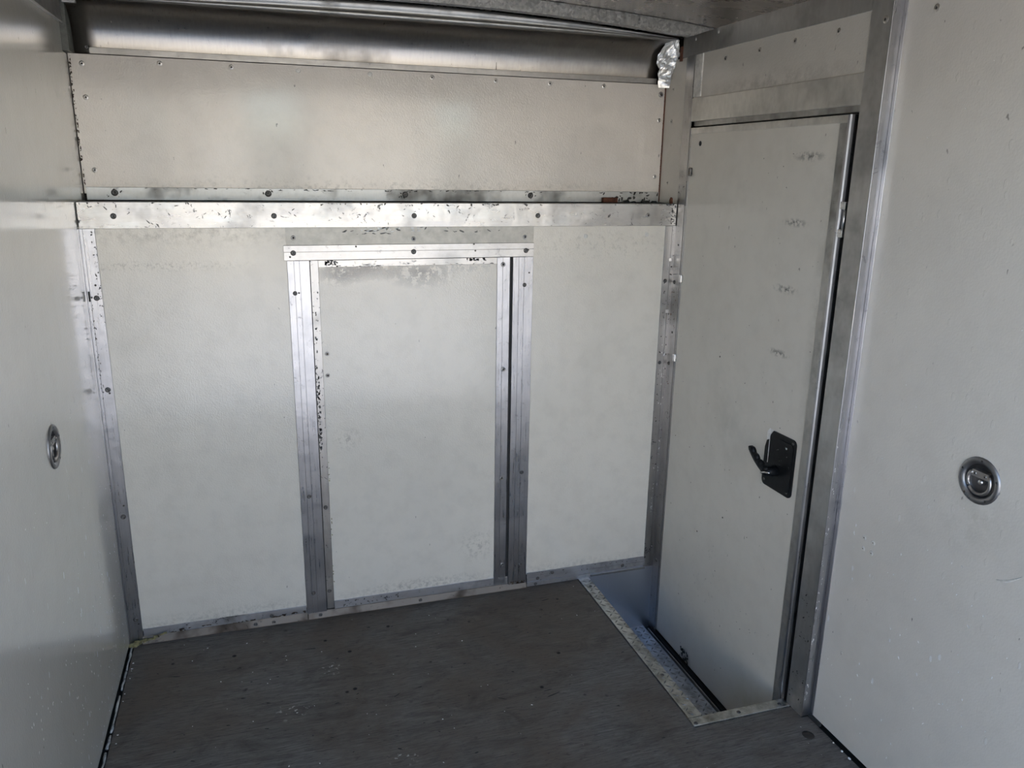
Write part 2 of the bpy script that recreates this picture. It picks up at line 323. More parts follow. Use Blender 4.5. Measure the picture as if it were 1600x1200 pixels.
# floor: plywood deck with the cut-out for the step well
def polyplate(name, outline, z0, z1, mat, parent=None, **k):
    n = len(outline); vs = [(x, y, z0) for x, y in outline] + [(x, y, z1) for x, y in outline]
    fs = [tuple(range(n)), tuple(range(n, 2 * n))] + [(i, (i + 1) % n, n + (i + 1) % n, n + i) for i in range(n)]
    return mk(name, vs, fs, mat, parent, **k)
XS = 1.609
rightedge = []
y = -0.95
while y > YR: rightedge.append((1.957 - random.uniform(0, 0.004), y)); y -= 0.09
outline = [(0.014, -0.004), (XS - 0.002, -0.004), (XS - 0.002, -0.900), (1.936, -0.900), (1.936, -0.95)] + rightedge + [(1.957, YR), (0.010, YR)]
floor = struct(polyplate('floor', outline, -0.02, 0.0, 'ply'), 'dark grey stained plywood floor with scattered white flecks')
box('underfloor', (-0.05, YR, -0.06), (XS - 0.01, 0.02, -0.0205), 'void', floor)
box('underfloor', (XS - 0.01, YR, -0.06), (2.0, -0.905, -0.0205), 'void', floor)
box('underfloor', (-0.05, -0.95, -0.34), (2.05, 0.3, -0.30), 'void', floor)
SCR = lathe_mesh('floor_plug', [(0.017, 0), (0.0165, 0.0004), (0.006, 0.0006), (0.004, 0.0003)], 16, ['plug'])
fix(SCR, '+Z', (1.905, -1.02, 0.0002), floor, 'floor_plug')
for (x, y_) in ((1.21, -0.64), (1.0, -0.42), (1.3, -0.3), (0.55, -0.62), (0.95, -0.95)): fix(HOLE, '+Z', (x, y_, 0.0001), floor, 'nail_hole')

def plate_hole(name, fa, x0, x1, outer, hole, hr, mat, n=40):
    """wall slab between x0 (room face) and x1, outer = (y0,y1,z0,z1), with a round hole"""
    y0, y1, z0, z1 = outer; hy, hz = hole
    bm = bmesh.new()
    ov = [bm.verts.new((x0, a, b)) for a, b in ((y0, z0), (y1, z0), (y1, z1), (y0, z1))]
    hv = [bm.verts.new((x0, hy + hr * math.cos(2 * math.pi * i / n), hz + hr * math.sin(2 * math.pi * i / n))) for i in range(n)]
    es = [bm.edges.new((ov[i], ov[(i + 1) % 4])) for i in range(4)] + [bm.edges.new((hv[i], hv[(i + 1) % n])) for i in range(n)]
    bmesh.ops.triangle_fill(bm, use_beauty=True, use_dissolve=False, edges=es)
    ext = bmesh.ops.extrude_face_region(bm, geom=list(bm.faces)); nv = [g for g in ext['geom'] if isinstance(g, bmesh.types.BMVert)]
    for v_ in nv: v_.co.x = x1
    bm.verts.ensure_lookup_table(); bm.verts.index_update()
    vs = [tuple(v_.co) for v_ in bm.verts]; fs = [tuple(v_.index for v_ in f_.verts) for f_ in bm.faces]; bm.free()
    return mk(name, vs, fs, mat)

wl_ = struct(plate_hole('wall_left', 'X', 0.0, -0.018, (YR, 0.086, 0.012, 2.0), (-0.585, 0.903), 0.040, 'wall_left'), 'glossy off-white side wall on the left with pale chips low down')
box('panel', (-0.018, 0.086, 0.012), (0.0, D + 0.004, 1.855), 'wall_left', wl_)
box('outer_skin', (-0.06, YR, -0.3), (-0.036, 0.3, 2.1), 'skin', wl_)
box('backing', (-0.036, YR, -0.3), (-0.030, 0.3, 2.1), 'void', wl_)
wr_ = struct(plate_hole('wall_right', 'X', WR, WR + 0.018, (YR, -0.9505, 0.010, 1.992), (-1.362, 0.909), 0.041, 'wall_right'), 'off-white side wall panel on the right beyond the metal post')
box('outer_skin', (2.03, YR, -0.3), (2.054, 0.3, 2.1), 'skin', wr_)
box('backing', (2.02, YR, -0.3), (2.026, 0.3, 2.1), 'void', wr_)
for (y_, z) in ((-1.060, 0.630), (-1.092, 0.630), (-1.061, 0.599), (-1.091, 0.600)): fix(RIVETW, '-X', (WR, y_, z), wr_, 'rivet', 0.8)
for (y_, z) in ((-1.060, 0.630), (-1.092, 0.630), (-1.061, 0.599), (-1.091, 0.600)): fix(HOLE, '-X', (WR - 0.0011, y_, z), wr_, 'nail_hole', 0.55)
fix(RIVET, '-X', (WR, -1.048, 1.915), wr_, 'rivet')
# gouge in the right wall
gv, gf = [], []
for i in range(9):
    a = i / 8; y_ = -1.445 - 0.055 * a; z = 0.712 + 0.035 * a ** 1.6; r_ = 0.0035 * math.sin(math.pi * min(1, 0.15 + a * 0.85)) + 0.0004
    for kx, kz in ((0, -r_), (-0.0022, 0), (0, r_)): gv.append((WR - 0.0001 + kx, y_, z + kz))
for i in range(8):
    for j in range(2): gf.append((i * 3 + j, i * 3 + j + 1, i * 3 + j + 4, i * 3 + j + 3))
mk('scratch', gv, gf, 'rivet_white', wr_, smooth=True)

# front wall: body behind everything, panels are parts
wf = struct(box('wall_front', (-0.03, 0.012, -0.30), (2.02, 0.0385, 1.436), 'void'), 'front wall of off-white panels with a metal-edged ledge')
box('ledge', (0.0, 0.0385, 1.40), (1.96, 0.17, 1.438), 'alu_dull', wf)
box('backing', (-0.03, 0.185, 1.40), (2.02, 0.20, 2.1), 'void', wf)
box('outer_skin', (-0.06, 0.26, -0.34), (2.054, 0.30, 2.1), 'skin', wf)
box('panel', (0.0005, 0.0, 0.045), (0.60, 0.0115, 1.372), 'panel_low', wf, 0.001)
pr_ = box('panel', (1.37, 0.0, 0.050), (1.925, 0.0115, 1.372), 'panel_low', wf, 0.001)
pu = box('panel', (0.0018, D, 1.462), (1.938, D + 0.012, 1.8575), 'panel_top', wf, 0.0008)
bar('cover_strip', '-Y', 0.0, 'Z', 1.311, 1.372, 'X', 0.575, 1.392, 0.002, 'strip_grey', wf, wob=0.0004, seg=20)
for x in (0.246, 0.449, 0.647, 0.871, 1.075, 1.294, 1.49, 1.693): fix(RIVETW if 0.5 < x < 0.9 else RIVET, '-Y', (x, D, 1.842), wf, 'rivet', 0.9)
for (x, z) in ((0.036, 1.831), (0.036, 1.738), (0.037, 1.531), (1.917, 1.735), (1.914, 1.536)): fix(RIVET, '-Y', (x, D, z), wf, 'rivet', 0.9)
fix(SCREWL, '-Y', (1.919, D, 1.824), wf, 'rivet', 1.25)
for (x, z) in ((0.598, 1.336), (0.977, 1.329), (1.361, 1.332)): fix(SCREWL, '-Y', (x, -0.002, z), wf, 'screw', 0.95)
for (x, z) in ((1.585, 1.332), (1.822, 1.336)): fix(RIVETW, '-Y', (x, 0, z), wf, 'rivet', 0.95)
for (x, z) in ((0.684, 0.0),): pass

# ceiling: gently arched sheet, two bows behind, nose cove, roof skin
def arch(q): q[2] += ceil_z(q[0]) - 2.0; return q
cv, cf = [], []; NX = 24
for i in range(NX + 1):
    x = -0.03 + 2.05 * i / NX; z = ceil_z(min(max(x, 0.0), 1.94))
    cv += [(x, 0.075, z), (x, YR, z), (x, 0.075, z + 0.004), (x, YR, z + 0.004)]
for i in range(NX):
    a = i * 4; b = a + 4; cf += [(a, a + 1, b + 1, b), (a + 2, b + 2, b + 3, a + 3), (a, b, b + 2, a + 2), (a + 1, a + 3, b + 3, b + 1)]
cf += [(0, 2, 3, 1), (NX * 4, NX * 4 + 1, NX * 4 + 3, NX * 4 + 2)]
ceiling = struct(mk('ceiling', cv, cf, 'roof', smooth=True), 'dark brownish metal roof sheet overhead')
box('outer_skin', (-0.06, (YR - 0.02), 2.06), (2.054, 0.30, 2.10), 'skin', ceiling)
for yb in (-0.17, -0.86, -1.47, -2.08, -2.69):
    b_ = None
    vs, fs = [], []; NB = 26
    for i in range(NB + 1):
        x = 0.004 + 1.925 * i / NB; zt_ = ceil_z(x) - 0.0008; zb_ = zt_ - 0.036 + max(0, (x - 1.85) / 0.079) * 0.033
        for (yy, zz) in ((yb, zb_), (yb, zt_), (yb + 0.032, zt_), (yb + 0.032, zb_)): vs.append((x, yy, zz))
    for i in range(NB):
        for j in range(4): a = i * 4 + j; b = i * 4 + (j + 1) % 4; fs.append((a, b, b + 4, a + 4))
    fs += [(0, 1, 2, 3), tuple(NB * 4 + k_ for k_ in (3, 2, 1, 0))]
    mk('roof_bow', vs, fs, 'galv', ceiling, label='galvanised roof bow across the front end' if yb == -0.17 else None)
# concave cove sheet
prof = [(0.1610, 1.852), (0.1608, 1.872), (0.1600, 1.886), (0.1580, 1.902), (0.1535, 1.920), (0.1465, 1.936), (0.1370, 1.951), (0.1240, 1.966), (0.1090, 1.978), (0.092, 1.988), (0.075, 1.994), (0.052, 1.996)]
cove = struct(sweep('trim_1', prof, 'X', 0.018, 1.925, 'cove', seg=30, smooth=True, thick=-0.002), 'curved bare aluminium cove sheet above the upper front panel')
box('seam', (1.30, 0.158, 1.878), (1.3012, 0.1635, 1.935), 'rivet_pin', cove)
bar('edge_strip', '-Y', D + 0.002, 'Z', 1.859, 1.877, 'X', 0.060, 1.898, 0.003, 'alu', cove, wob=0.0003, seg=20)
fix(SCREW, '-Y', (0.052, 0.150, 1.877), cove, 'screw', 0.75)
# rolled edge between cove and roof
rp = []
for i in range(9):
    a = R(-100 + i * 25); rp.append((0.052 + 0.0085 * -math.cos(a), 2.0035 + 0.0085 * math.sin(a)))
rp = [(0.060, 1.9955)] + rp[:7] + [(0.056, 2.014), (0.050, 2.022), (0.047, 2.032), (0.047, 2.044)]
def squeeze(q):
    f_ = (ceil_z(q[0]) - 0.002 - 1.994) / (2.047 - 1.994); q[2] = 1.994 + (q[2] - 1.994) * min(1, f_) if q[2] > 1.994 else q[2]; return q
roll = struct(sweep('trim_2', rp, 'X', 0.045, 1.925, 'alu_dull', seg=30, smooth=True, thick=-0.002, off=squeeze), 'rolled dull metal lip along the top of the cove')
box('end_bracket', (0.022, 0.030, 1.975), (0.056, 0.046, 2.030), 'alu_dark', roll, 0.002)

# left top beam and corner void
tb = struct(box('trim_3', (0.0, YR, 1.930), (0.010, 0.068, 2.000), 'alu_dark'), 'bare metal angle along the top of the left wall')
bar('lip', '+X', 0.010, 'Z', 1.926, 1.931, 'Y', YR, 0.066, 0.004, 'alu_dull', tb)
box('corner_post', (-0.02, 0.152, 1.84), (0.0165, 0.18, 2.03), 'olive', tb)
box('corner_filler', (-0.030, 0.092, 1.858), (0.0165, 0.151, 1.998), 'olive', tb)

# right top beam
rb = struct(box('trim_4', (WD, -0.8770, 1.9355), (WD + 0.012, 0.030, 2.0055), 'alu_dark'), 'bare metal beam along the top of the side with the door')
for (y_, z) in ((-0.05, 1.985), (-0.19, 1.987)): fix(RIVETW, '-X', (WD, y_, z), rb, 'rivet', 0.6)
rb2 = struct(box('trim_5', (WR - 0.012, YR, 1.955), (WR, -0.955, 2.003), 'alu_dark'), 'bare metal beam along the top of the right wall')

# rail on the ledge edge
t6 = struct(bar('trim_6', '-Y', -0.0005, 'Z', 1.367, 1.443, 'X', 0.003, 1.932, 0.004, 'alu_rail', wob=0.0014, seg=60), 'wide scuffed bright aluminium rail across the front wall')
box('top_leg', (0.003, -0.003, 1.4395), (1.932, 0.06, 1.4425), 'alu_dull', t6)
for x in (0.096, 0.544, 0.98, 1.405): fix(SCREW, '-Y', (x, -0.0045, 1.403), t6, 'screw')
fix(SCREWL, '-Y', (1.82, -0.0045, 1.404), t6, 'screw', 1.0)
t7 = struct(bar('trim_7', '-Y', D, 'Z', 1.443, 1.4815, 'X', 0.008, 1.938, 0.003, 'alu_dull', wob=0.0006, seg=40), 'dull aluminium strip at the back of the ledge')
for (x) in (0.085, 0.534, 0.978, 1.426): fix(SCREW, '-Y', (x, D - 0.003, 1.465), t7, 'screw', 1.2)

# left corner angle
t8 = struct(bar('trim_8', '-Y', 0.0, 'X', 0.0015, 0.0425, 'Z', 0.002, 1.3665, 0.003, 'alu_v', grooves=(0.011,), wob=0.0004, seg=30), 'aluminium corner angle at the left end of the front wall')
bar('side_leg', '+X', 0.0, 'Y', -0.014, -0.003, 'Z', 0.004, 1.3665, 0.003, 'alu_v', t8)
for z in (1.165, 0.883, 0.462, 0.093): fix(SCREW, '-Y', (0.026, -0.003, z), t8, 'screw', 0.95)
for (x, z) in ((0.027, 1.203), (0.030, 0.872), (0.031, 0.50), (0.033, 0.075)): fix(HOLE, '-Y', (x, -0.003, z), t8, 'nail_hole')
mk('gap_stain', *boxg((0.0045, -0.0036, 1.155), (0.0095, -0.003, 1.185)), 'void', t8)

# right corner angle (front leg, side leg up to the beam)
t9 = struct(bar('trim_9', '-Y', 0.0, 'X', 1.894, 1.9365, 'Z', 0.012, 1.3665, 0.003, 'alu_chip', grooves=(1.921,), wob=0.0005, seg=40), 'scuffed aluminium corner angle between the front wall and the side door')
bar('side_leg', '-X', WD + 0.004, 'Y', -0.054, -0.0005, 'Z', -0.26, 1.936, 0.004, 'alu_chip', t9, wob=0.0004, seg=40)
for (x, z, s_) in ((1.906, 1.168, 1), (1.906, 0.86, 0.9), (1.902, 0.075, 1.0), (1.925, 0.10, .8)): fix(SCREW, '-Y', (x, -0.003, z), t9, 'screw', 0.9 * s_)
for (y_, z, s_) in ((-0.02, 1.165, 1), (-0.02, 0.86, 1.0), (-0.03, 0.98, .6), (-0.03, 1.30, .5), (-0.03, 0.05, 0.9)): fix(SCREW, '-X', (WD, y_, z), t9, 'screw', 0.9 * s_)
for z in (1.245, 1.055): box('clip', (1.916, -0.0065, z - 0.006), (1.927, -0.003, z + 0.006), 'chrome', t9, 0.001)
# white side panel above the ledge
t10 = struct(box('trim_10', (WD + 0.002, 0.002, 1.443), (WD + 0.014, D + 0.003, 1.934), 'side_upper', None, 0.0006), 'narrow off-white side panel above the right end of the ledge')
for z in (1.838, 1.728, 1.516): fix(RIVET, '-X', (WD + 0.002, 0.085, z), t10, 'rivet', 0.8)
box('dark_seam', (WD - 0.001, D - 0.004, 1.445), (WD + 0.002, D, 1.855), 'rust', t10)

# base trims of the front wall
t11 = struct(bar('trim_11', '-Y', 0.0, 'Z', 0.026, 0.053, 'X', 0.045, 0.573, 0.003, 'alu_base', wob=0.0008, seg=20), 'stained aluminium base strip left of the hatch')
t12 = struct(sweep('trim_12', [(-0.010, 0.001), (-0.0094, 0.004), (-0.002, 0.0245), (0.0, 0.0265)], 'X', 0.040, 0.576, 'alu_foot', thick=0.002), 'brown-stained floor angle left of the hatch')
t13 = struct(sweep('trim_13', [(-0.010, 0.001), (-0.0094, 0.004), (-0.002, 0.0225), (0.0, 0.0245)], 'X', 0.5785, 1.392, 'alu_foot', thick=0.002), 'brown-stained floor angle under the hatch')
t14 = struct(bar('trim_14', '-Y', 0.0, 'Z', 0.019, 0.0575, 'X', 1.396, 1.90, 0.003, 'alu_base', grooves=(0.036,), wob=0.0006, seg=20), 'grey aluminium base strip right of the hatch')
bar('foot_leg', '-Y', 0.0, 'Z', 0.001, 0.019, 'X', 1.396, 1.660, 0.007, 'alu_base', t14)
for (x, z, p_) in ((0.455, 0.035, t11), (0.40, 0.012, t12), (0.46, 0.010, t12), (0.62, 0.012, t13), (0.98, 0.012, t13), (1.44, 0.030, t14), (1.50, 0.045, t14), (1.43, 0.010, t14), (1.80, 0.032, t14)):
    fix(SCREW, '-Y', (x, -0.004 - (0.004 if z < 0.015 else 0), z), p_, 'screw', 0.8)

# ------------------------------------------------------------------ DOOR 1: framed hatch in the front wall
d1 = empty('door_1', (0.98, 0, 0.02), 'closed hatch door with aluminium frame in the middle of the front wall', None, None, 'structure')
fr = bar('frame_jamb', '-Y', 0.0, 'X', 0.5745, 0.6430, 'Z', 0.020, 1.264, 0.0045, 'alu_v', d1, grooves=(0.595, 0.612), wob=0.0005, seg=24)
fr2 = bar('frame_jamb', '-Y', 0.0, 'X', 1.3190, 1.3920, 'Z', 0.018, 1.264, 0.0045, 'alu_v', d1, grooves=(1.340, 1.359), wob=0.0005, seg=24)
fh = bar('frame_head', '-Y', 0.0, 'Z', 1.2655, 1.3125, 'X', 0.567, 1.3925, 0.0065, 'alu', d1, grooves=(1.292,), wob=0.0005, seg=30)
leaf = box('leaf_panel', (0.660, 0.001, 0.045), (1.285, 0.0115, 1.262), 'panel_hatch', d1, 0.0008)
fl = bar('leaf_edge', '-Y', 0.001, 'X', 0.6445, 0.6700, 'Z', 0.030, 1.264, 0.004, 'alu_chip', d1, wob=0.0006, seg=24)
ft = bar('leaf_edge', '-Y', 0.001, 'Z', 1.242, 1.2645, 'X', 0.6705, 1.2625, 0.004, 'alu_rail', d1, wob=0.0006, seg=24)
fr_ = bar('leaf_edge', '-Y', 0.001, 'X', 1.2630, 1.3090, 'Z', 0.030, 1.264, 0.004, 'alu_v', d1, grooves=(1.283,), wob=0.0005, seg=24)
fb = bar('leaf_edge', '-Y', 0.001, 'Z', 0.0255, 0.0555, 'X', 0.6705, 1.318, 0.004, 'alu_base', d1, wob=0.0006, seg=24)
box('gap_seal', (1.309, 0.002, 0.030), (1.3195, 0.010, 1.265), 'rubber', d1)
for (x, z, p_) in ((0.595, 1.289, fh), (0.976, 1.288, fh), (1.364, 1.286, fh)): fix(SCREW, '-Y', (x, -0.0065, z), p_, 'screw')
for (x, z, p_) in ((0.594, 1.162, fr), (0.603, 0.466, fr), (0.600, 0.10, fr), (1.362, 1.168, fr2), (1.366, 0.475, fr2), (1.366, 0.10, fr2), (0.655, 0.10, fl), (0.656, 0.42, fl)):
    fix(SCREW, '-Y', (x, -0.0045, z), p_, 'screw', 0.85)
for (x, z) in ((1.284, 1.240), (1.289, 0.871), (1.288, 0.460), (1.295, 0.109)): fix(SCREWL, '-Y', (x, -0.003, z), fr_, 'screw', 1.05)
for (x, z) in ((0.685, 0.959), (0.684, 0.886)): fix(SCREWL, '-Y', (x, 0.001, z), leaf, 'rivet', 0.9)
for (x, z, p_) in ((0.585, 1.277, fh), (1.372, 1.288, fh), (0.79, 1.307, fh), (1.18, 1.31, fh), (1.185, 1.288, fh), (1.378, 1.21, fr2), (0.606, 1.163, fr)): fix(HOLE, '-Y', (x, -0.0045 - (0.002 if z > 1.27 else 0), z), p_, 'nail_hole')
for (x, z) in ((1.05, 0.085), (0.09, 0.07)): pass

# ------------------------------------------------------------------ DOOR 2: side door
d2 = empty('door_2', (WD, -0.46, -0.25), 'scuffed off-white side door with metal edging and a black latch plate', None, None, 'structure')
DX = WD + 0.005
lf = box('leaf', (DX, -0.846, -0.247), (DX + 0.030, -0.057, 1.700), 'door', d2, 0.001)
lt = bar('leaf_edge', '-X', DX, 'Z', 1.680, 1.7005, 'Y', -0.846, -0.060, 0.0025, 'alu_light', d2)
bar('leaf_edge', '-X', DX, 'Y', -0.0615, -0.056, 'Z', -0.247, 1.700, 0.004, 'alu', d2)
bar('leaf_edge', '-X', DX, 'Y', -0.8475, -0.808, 'Z', -0.247, 1.680, 0.0022, 'alu_dull', d2)
# rounded near edge channel
ep = [(DX - 0.0035, -0.838), (DX - 0.0040, -0.8465), (DX - 0.001, -0.8495), (DX + 0.006, -0.8515), (DX + 0.016, -0.8505), (DX + 0.026, -0.845), (DX + 0.030, -0.836)]
vs, fs = [], []
for z in (-0.247, 1.7005):
    for (x, y_) in ep: vs.append((x, y_, z))
n = len(ep)
for i in range(n - 1): fs.append((i, i + 1, i + 1 + n, i + n))
fs += [tuple(range(n)), tuple(range(n, 2 * n)), (n - 1, 0, n, 2 * n - 1)]
mk('edge_channel', vs, fs, 'alu_v', d2, label='rounded bare metal channel on the near edge')
bar('rubber_seal', '-X', DX + 0.034, 'Y', -0.90, -0.838, 'Z', -0.26, 1.722, 0.004, 'rubber', d2)
bar('rubber_seal', '-X', DX + 0.030, 'Z', 1.700, 1.730, 'Y', -0.90, -0.05, 0.004, 'rubber', d2)
bar('door_stop', '-X', DX + 0.022, 'Z', 1.7055, 1.7225, 'Y', -0.8765, -0.057, 0.014, 'alu_dull', d2)
fix(lathe_mesh('hole_plug', [(0.0085, 0), (0.0075, 0.0012), (0.003, 0.0008)], 14, ['rubber']), '-X', (DX, -0.121, 1.648), lf, 'hole_plug')
for (y_, z) in ((-0.075, 1.555), (-0.064, 1.183), (-0.060, 0.89)): box('edge_clip', (DX - 0.010, y_ - 0.008, z - 0.014), (DX, y_ + 0.006, z + 0.014), 'chrome' if z < 1.5 else 'screw', d2, 0.003)
for (y_, z) in ((-0.35, 0.96), (-0.30, 0.30), (-0.45, 0.42)): fix(HOLE, '-X', (DX, y_, z), lf, 'nail_hole')
# catch on the near edge
for z in (1.476, 1.405): box('catch_block', (DX - 0.006, -0.868, z - 0.010), (DX + 0.010, -0.850, z + 0.010), 'chrome', d2, 0.002)
cr_me = lathe_mesh('catch_rod', [(0.0001, 0), (0.0036, 0), (0.0036, 0.066), (0.0001, 0.066)], 12, ['chrome'])
o = bpy.data.objects.new('catch_rod', cr_me); COL.objects.link(o); o.parent = d2; o.location = Vector((DX + 0.002, -0.861, 1.408)) - WORLD[d2.name]

# latch plate: rounded rectangle leaning slightly, with a broken upper corner
def rounded(y0, y1, z0, z1, r_, n=5):
    pts = []
    for (cy, cz, a0) in ((y1 - r_, z1 - r_, 0), (y0 + r_, z1 - r_, 90), (y0 + r_, z0 + r_, 180), (y1 - r_, z0 + r_, 270)):
        for i in range(n + 1): a = R(a0 + 90 * i / n); pts.append((cy + r_ * math.cos(a), cz + r_ * math.sin(a)))
    return pts
def xplate(name, pts, x0, x1, mat, parent, bev=0.001, **k):
    n = len(pts); vs = [(x1, a, b) for a, b in pts] + [(x0, a, b) for a, b in pts]
    fs = [tuple(range(n)), tuple(range(n, 2 * n))] + [(i, (i + 1) % n, n + (i + 1) % n, n + i) for i in range(n)]
    return mk(name, vs, fs, mat, parent, **k)
pts = rounded(-0.786, -0.643, 0.626, 0.806, 0.016)
# break off the corner next to the front wall (y high, z high)
top = pts[:6]; rest = pts[6:]
broken = [(-0.6435, 0.745), (-0.650, 0.768), (-0.662, 0.774), (-0.666, 0.790), (-0.678, 0.805)]
plate = xplate('latch_plate', broken + rest, DX - 0.004, DX, 'black', d2, label='black latch plate with one corner broken off')
xplate('bare_corner', [(-0.645, 0.768), (-0.645, 0.795), (-0.655, 0.806), (-0.682, 0.806), (-0.664, 0.768)], DX - 0.0008, DX, 'white_chip', plate)
xplate('plate_rim', rounded(-0.777, -0.700, 0.640, 0.790, 0.012), DX - 0.0062, DX - 0.004, 'black', plate)
box('crack', (DX - 0.0045, -0.664, 0.700), (DX - 0.0038, -0.6625, 0.795), 'white_chip', plate)
for (y_, z) in ((-0.772, 0.795), (-0.766, 0.640), (-0.655, 0.642)): fix(SCREW, '-X', (DX - 0.004, y_, z), plate, 'screw', 0.55)
fix(lathe_mesh('lock_dot', [(0.005, 0), (0.0045, 0.001), (0.001, 0.001)], 12, ['chrome']), '-X', (DX - 0.0062, -0.748, 0.772), plate, 'lock_dot', 0.7)
# lever with finger bumps on its upper side
lv, lfc = [], []
NL = 30
P0 = Vector((1.895, -0.716, 0.694)); P1 = Vector((1.888, -0.638, 0.748))
ax_ = (P1 - P0); L_ = ax_.length; ax_.normalize(); nrm = ax_.cross(Vector((1, 0, 0))).normalized()
if nrm.z < 0: nrm = -nrm
for i in range(NL + 1):
    a = i / NL; c = P0 + ax_ * L_ * a - nrm * 0.006 * math.sin(math.pi * a)
    top_ = 0.0095 + 0.0060 * abs(math.sin(a * math.pi * 4.0 + 0.4)) - (0.004 * a); bot = 0.0135 - 0.006 * a
    if a > 0.93: k_ = (1 - a) / 0.07; top_ *= 0.3 + 0.7 * k_; bot *= 0.3 + 0.7 * k_
    for (dx, h) in ((-0.007, top_ * 0.8), (0, top_), (0.007, top_ * 0.8), (0.007, -bot * 0.8), (0, -bot), (-0.007, -bot * 0.8)):
        lv.append(tuple(c + nrm * h + Vector((dx, 0, 0))))
for i in range(NL):
    for j in range(6): a = i * 6 + j; b = i * 6 + (j + 1) % 6; lfc.append((a, b, b + 6, a + 6))
lfc += [tuple(range(6)), tuple(range(NL * 6, NL * 6 + 6))]
lever = mk('lever', lv, lfc, 'black', d2, smooth=True, label='black lever handle with finger grips')
def tube(name, pts, r_, mat, parent, n=10, world=True, **k):
    pts = [Vector(p) for p in pts]; vs, fs = [], []
    for i, p in enumerate(pts):
        d_ = (pts[min(i + 1, len(pts) - 1)] - pts[max(i - 1, 0)]).normalized(); u_ = d_.orthogonal().normalized()
        if i and abs(u_.dot(pu_)) < 0.99: u_ = (pu_ - d_ * pu_.dot(d_)).normalized()
        pu_ = u_; v_ = d_.cross(u_); rr = r_[i] if isinstance(r_, (list, tuple)) else r_
        for j in range(n): a = 2 * math.pi * j / n; vs.append(tuple(p + (u_ * math.cos(a) + v_ * math.sin(a)) * rr))
    for i in range(len(pts) - 1):
        for j in range(n): a = i * n + j; b = i * n + (j + 1) % n; fs.append((a, b, b + n, a + n))
    fs += [tuple(range(n)), tuple(range((len(pts) - 1) * n, len(pts) * n))]
    return mk(name, vs, fs, mat, parent, smooth=True, **k)
tube('lever_hub', [(DX - 0.004, -0.708, 0.688), (1.915, -0.708, 0.688), (1.890, -0.712, 0.690)], [0.017, 0.015, 0.010], 'black', lever, 16)
tube('pivot_pin', [(1.889, -0.700, 0.685), (1.889, -0.718, 0.692), (1.893, -0.736, 0.696)], [0.0028, 0.0032, 0.0022], 'chrome', lever, 10)

# side frame around the door
t15 = struct(bar('trim_15', '-X', WD + 0.018, 'Z', 1.7215, 1.796, 'Y', -0.8775, -0.056, 0.018, 'alu_light', wob=0.0006, seg=20), 'dull metal header bar over the side door')
t16 = struct(box('trim_16', (WD + 0.004, -0.8775, 1.796), (WD + 0.016, -0.056, 1.936), 'side_upper'), 'off-white filler panel between header bar and top beam')
bar('cover_strip', '-X', WD + 0.004, 'Y', -0.105, -0.057, 'Z', 1.800, 1.9345, 0.004, 'rivet_white', t16, bev=0.0015)
for (y_, z) in ((-0.239, 1.901), (-0.421, 1.903), (-0.585, 1.907), (-0.762, 1.906)): fix(RIVET, '-X', (WD + 0.004, y_, z), t16, 'rivet', 1.0)
t17 = struct(box('trim_17', (WD, -0.9475, 0.0), (WR + 0.016, -0.8775, 2.003), 'alu_dark', None, 0.0012), 'tall grey metal post beside the side door')
bar('edge_strip', '-Y', -0.9475, 'X', WD - 0.001, WR - 0.001, 'Z', 0.004, 1.995, 0.003, 'alu_v', t17, wob=0.0004, seg=40)
bar('wall_leg', '-X', WR, 'Y', -0.962, -0.9505, 'Z', 0.010, 1.985, 0.002, 'alu_v', t17, wob=0.0003, seg=30)
bar('bright_burr', '-X', WD, 'Y', -0.9505, -0.9475, 'Z', 0.004, 1.990, 0.0008, 'alu_rail', t17, wob=0.0008, seg=120)
fix(RIVET, '-X', (WD, -0.928, 1.908), t17, 'rivet', 1.1)
box('foot_gap', (WR - 0.008, -1.0, 0.0), (WR, -0.952, 0.010), 'void', t17)

# ------------------------------------------------------------------ STEP WELL
sw = empty('step_well', (1.78, -0.45, -0.27), 'sunken metal step well in the floor in front of the side door', 'step well')
box('back_plate', (1.640, -0.001, -0.270), (1.937, 0.011, 0.0185), 'well', sw)
bar('bright_lip', '-Y', -0.001, 'Z', 0.002, 0.010, 'X', 1.662, 1.90, 0.003, 'alu', sw)
box('end_plate', (1.640, -0.905, -0.270), (1.937, -0.893, -0.006), 'well', sw)
box('riser_plate', (1.625, -0.895, -0.270), (1.637, 0.0, -0.006), 'well', sw)
tr = box('tread_plate', (1.637, -0.893, -0.275), (1.912, -0.001, -0.262), 'tread', sw)
def lozenges(name, x0, x1, y0, y1, z, mat, parent, pitch=0.019, ln=0.0095, wd=0.0028, h=0.0014, wear=0.0):
    vs, fs = [], []; j = 0; yy = y0 + pitch / 2
    while yy < y1 - 0.002:
        i = 0; xx = x0 + pitch / 2 + (0.0 if j % 2 else 0.0)
        while xx < x1 - 0.002:
            if random.random() > wear:
                a = R(45) if (i + j) % 2 else R(-45); ca, sa = math.cos(a), math.sin(a); b = len(vs)
                for (u_, v_, hh) in ((-ln, 0, 0), (0, -wd, 0), (ln, 0, 0), (0, wd, 0), (-ln * .45, 0, h), (ln * .45, 0, h)):
                    vs.append((xx + u_ * ca - v_ * sa, yy + u_ * sa + v_ * ca, z + hh))
                fs += [(b, b + 1, b + 4), (b + 1, b + 5, b + 4), (b + 1, b + 2, b + 5), (b + 2, b + 3, b + 5), (b + 3, b + 4, b + 5), (b + 3, b, b + 4)]
            xx += pitch; i += 1
        yy += pitch; j += 1
    return mk(name, vs, fs, mat, parent, kind='stuff')
lozenges('tread_pattern', 1.645, 1.910, -0.890, -0.005, -0.262, 'tread_bar', tr, pitch=0.024, ln=0.0115, wd=0.0034, h=0.002, wear=0.05)
